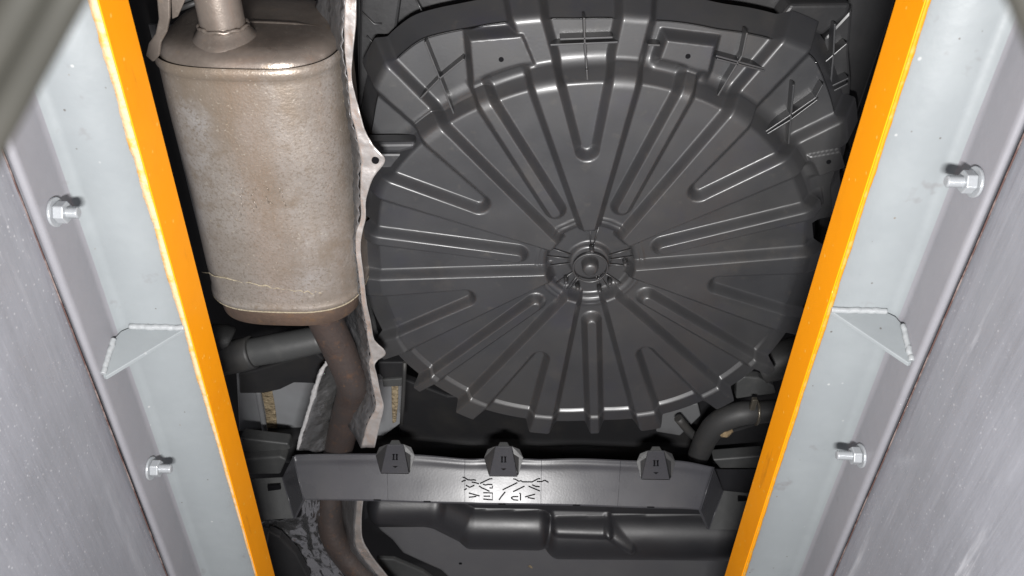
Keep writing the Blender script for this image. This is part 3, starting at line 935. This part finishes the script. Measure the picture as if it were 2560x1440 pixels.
# clip tabs
for cx, y0, y1 in TABS:
    OT, OB = .003, .016
    f = [onb(cx - 20, y0 + 8, OT), onb(cx + 20, y0 + 8, OT), onb(cx + 34, y1, OB), onb(cx - 36, y1 - 1, OB)]
    tabo = poly3('clip_tab', f, [p - nrm * .004 for p in f], M['plastic_brace'], brace, .0012)
    lowf = [onb(cx + 34, y1, OB - .001), onb(cx - 36, y1 - 1, OB - .001), onb(cx - 36, y1 + 1, .0006), onb(cx + 34, y1 + 2, .0006)]
    poly3('tab_shadow', lowf, [p - nrm * .002 + np.array([0, -.002, .002]) for p in lowf], M['black'], brace)  # black strip for the shadow line under the tab
    for sg in (-1, 1):
        w = [onb(cx + sg * 20, y0 + 8, OT - .001), onb(cx + sg * 35, y1, OB - .002), onb(cx + sg * 38, y1 - 5, .0012), onb(cx + sg * 49, y0 + 37, .0012), onb(cx + sg * 40, y0 + 16, .0005)]
        poly3('tab_wing', w, [p - nrm * .003 for p in w], M['plastic_dark'], brace, .0004)  # darker plastic carries the shade of the recess walls
    pk = [onb(cx - 9, y0 - 2, OT - .004), onb(cx + 9, y0 - 2, OT - .004), onb(cx + 17, y0 + 12, OT + .001), onb(cx - 17, y0 + 12, OT + .001)]
    poly3('tab_clip', pk, [p - nrm * .006 for p in pk], M['arm'], brace, .001)
    mid = y0 + .52 * (y1 - y0)
    on = lambda x, y, k: onb(x, y, np.interp(y, [y0 + 8, y1], [OT, OB]) + k)
    for sg in (-4, 4):
        tube('tab_mark', [on(cx + sg, mid - 8, .0004), on(cx + sg, mid + 5, .0004)], .0017, M['mark'], brace, 6, 1)
    for sg in (-4, 4):
        for dy in (-8, 5):
            tube('tab_mark', [on(cx + sg - 3, mid + dy, .0004), on(cx + sg + 3, mid + dy, .0004)], .0009, M['mark'], brace, 6, 1)
    poly3('tab_mark', [on(cx - 7, mid + 21, .0006), on(cx + 7, mid + 21, .0006), on(cx, mid + 26, .0006)], [on(cx - 7, mid + 21, -.001), on(cx + 7, mid + 21, -.001), on(cx, mid + 26, -.001)], M['mark'], brace)
# slots along the lower edge
for sx, sy in ((943, 1250), (1068, 1254), (1255, 1260), (1441, 1263), (1627, 1268)):
    q = [onb(sx - 9, sy - 2, .0006), onb(sx + 9, sy - 1.5, .0006), onb(sx + 9, sy + 2, .0006), onb(sx - 9, sy + 1.5, .0006)]
    poly3('slot', q, [p - nrm * .002 for p in q], M['mark'], brace)
STROKES = [[(710, 690), (740, 695), (790, 728), (840, 732), (880, 728), (915, 735)], [(695, 760), (730, 742), (760, 738)], [(760, 810), (820, 843), (890, 812)], [(735, 882), (775, 862)],
           [(1165, 712), (1120, 715), (975, 785)], [(850, 765), (900, 770), (960, 790)], [(960, 820), (1000, 850), (1060, 875), (1120, 905)], [(1020, 795), (1060, 808), (1100, 798), (1165, 800)],
           [(1165, 820), (1165, 855), (1120, 852)], [(805, 930), (970, 975)], [(805, 995), (920, 982)], [(1025, 925), (1165, 930), (1165, 1035), (1025, 1022)], [(1030, 978), (1130, 978)],
           [(1320, 882), (1545, 772)], [(1480, 715), (1510, 718), (1565, 750), (1600, 742), (1625, 760), (1770, 760), (1860, 712), (1895, 712)], [(1480, 910), (1655, 825)], [(1715, 825), (1890, 900)],
           [(1840, 755), (1920, 755), (1950, 738), (1970, 738), (2020, 768)], [(1770, 805), (1830, 830), (1885, 832)], [(1265, 1035), (1300, 985), (1360, 912)],
           [(1560, 985), (1480, 985), (1450, 1000), (1455, 1012), (1490, 1035), (1560, 1040)], [(1570, 935), (1592, 935), (1592, 1045)], [(1815, 948), (1660, 990)], [(1700, 998), (1810, 1018)]]
for st in STROKES:
    tube('mould_mark', [onb(1040 + x / 6.095, 1080 + y / 6.095, .0007) for x, y in st], .00135, M['mark'], brace, 6, 1)

# --- fuel tank below (front of) the brace: a flat underside with long rounded swellings hanging from it
tank = plate('fuel_tank', [(900, 1225), (1950, 1225), (1950, 1500), (1180, 1500), (1100, 1428), (1050, 1406), (1005, 1385), (978, 1352), (950, 1330), (925, 1300)], 1.165, .03, M['plastic_tank_lit'], car, .010, 4)
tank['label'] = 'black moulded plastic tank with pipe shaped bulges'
PX, PY = np.meshgrid(np.linspace(895, 1900, 330), np.linspace(1205, 1425, 170), indexing='ij')


def seg(px, py, a, b, r, h, e=.5):
    a, b = np.array(a, float), np.array(b, float)
    d = b - a
    t = np.clip(((px - a[0]) * d[0] + (py - a[1]) * d[1]) / (d @ d), 0, 1)
    dist = np.hypot(px - a[0] - t * d[0], (py - a[1] - t * d[1]))
    return h * np.clip(1 - (dist / r) ** 2, 0, 1) ** e


def smax(a, b, k=.010):
    h = np.clip(.5 + .5 * (a - b) / k, 0, 1)
    return b * (1 - h) + a * h + k * h * (1 - h)


SEGS = [((950, 1293), (1085, 1293), 38, .050), ((1085, 1296), (1175, 1341), 39, .048), ((1180, 1343), (1345, 1346), 41, .055), ((1398, 1360), (1850, 1364), 45, .062)]
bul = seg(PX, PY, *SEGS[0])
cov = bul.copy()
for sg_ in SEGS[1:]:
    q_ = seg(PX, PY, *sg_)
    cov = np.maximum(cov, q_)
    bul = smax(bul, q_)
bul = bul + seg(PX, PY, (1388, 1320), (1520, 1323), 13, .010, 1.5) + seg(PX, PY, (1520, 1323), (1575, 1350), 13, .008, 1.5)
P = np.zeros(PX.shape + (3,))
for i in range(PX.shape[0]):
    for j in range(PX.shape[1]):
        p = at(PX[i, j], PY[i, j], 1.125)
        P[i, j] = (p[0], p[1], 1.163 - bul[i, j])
bulge = grid_mesh('bulge', P, M['plastic_bulge_shaded'], tank, keep=((cov > .001) | (PY < np.interp(PX, [895, 960, 1085, 1175, 1345, 1400, 1900], [1340, 1293, 1293, 1341, 1346, 1360, 1364]))).reshape(-1))  # dark sheet also fills the shaded strip next to the brace
plate('tank_strap', [(670, 1330), (700, 1345), (740, 1385), (775, 1450), (650, 1450)], 1.10, .02, M['plastic_dark'], car, .004)
plate('tank_strap', [(940, 1398), (985, 1400), (1060, 1432), (1110, 1470), (985, 1470)], 1.15, .012, M['arm'], car, .003)
c = at(1151, 1409, 1.1645)
tube('drain_hole', [c, c + np.array([0, 0, .003])], .004, M['mark'], tank, 12, 1)
mudc = at(1322, 1414, 1.165)
tube('mud_fleck', [mudc, mudc + np.array([.004, .004, 0]), mudc + np.array([.009, .010, 0])], [.0035, .003, .001], M['sealant'], tank, 8, 4, jitter=.4)

# --- right: hose elbow, bracket, roller
hose = tube('filler_hose', [at(1990, 1022, 1.16), at(1905, 1030, 1.16), at(1850, 1034, 1.16), at(1800, 1054, 1.165), (at(1768, 1090, 1.175)), at(1745, 1140, 1.19)], [.022, .022, .024, .024, .023, .022], M['rubber'], car, 28, 8)
cl = []
c0 = at(1890, 1030, 1.16)
tube('hose_clamp', [c0 + np.array([0, .0235 * math.cos(t), .0235 * math.sin(t)]) for t in np.linspace(0, 2 * math.pi, 33)], .0028, M['clamp'], hose, 8, 1, False)
box('clamp_screw', tuple(at(1884, 1012, 1.133) - np.array([.004, .012, .0])), tuple(at(1884, 1012, 1.133) + np.array([.006, .016, .009])), M['clamp'], hose, .0015)
md = at(1812, 1082, 1.148)
tube('mud_patch', [md + np.array([-.012, .004, .004]), md, md + np.array([.014, -.006, .003])], [.004, .010, .005], M['dirt'], hose, 10, 5, jitter=.5)
plate('hose_bracket', [(1842, 955), (1860, 942), (1898, 945), (1935, 965), (1940, 985), (1880, 992), (1840, 998)], 1.17, .02, M['arm'], car, .003)
rol = tube('rubber_bush', [at(1900, 920, 1.16), at(1940, 905, 1.16), at(2010, 880, 1.16)], [.030, .034, .034], M['rubber'], car, 28, 5)
plate('body_panel', [(1790, 1090), (1960, 1040), (1950, 1160), (1780, 1160)], 1.23, .02, M['black'], car, .004)

# parts were laid out in world space: keep them there under their empties
for o in list(car.children):
    o.matrix_parent_inverse = CARINV
# ------------------------------------------------------------------ blurred cables close to the lens
def near(px, py, dist):
    v = ray(px, py)
    return v / np.linalg.norm(v) * dist


def twin_cable(name, edge, groove, outer, dist, label):
    """edge/groove/outer: three parallel image lines (each two points) bounding the two cores."""
    root = empty(name, tuple(near(*edge[0], dist)))
    k = Matrix.Translation(-Vector(near(*edge[0], dist)))
    for l0, l1 in ((edge, groove), (groove, outer)):
        m0 = (np.array(l0[0]) + np.array(l1[0])) / 2
        m1 = (np.array(l0[1]) + np.array(l1[1])) / 2
        d = m1 - m0
        a, b = m0 - d * .9, m1 + d * .9
        nn = np.array([d[1], -d[0]]) / np.linalg.norm(d)
        w = abs(np.dot(np.array(l1[0]) - np.array(l0[0]), nn))
        r = w / FPX * dist * .5 * .95
        c = tube('core', [near(*a, dist), near(*(a * .6 + b * .4), dist), near(*b, dist)], r, M['cable'], root, 20, 6)
        c.matrix_parent_inverse = k
    return tag(root, label, 'cable', 'cables near the lens')


twin_cable('cable', ((205, 0), (0, 385)), ((103, 0), (0, 180)), ((-20, 0), (-120, 180)), .16, 'blurred olive grey twin cable crossing the upper left corner')
twin_cable('cable', ((2532, 0), (2572, 90)), ((2640, 0), (2680, 90)), ((2748, 0), (2788, 90)), .16, 'blurred brown grey cable just showing in the upper right corner')
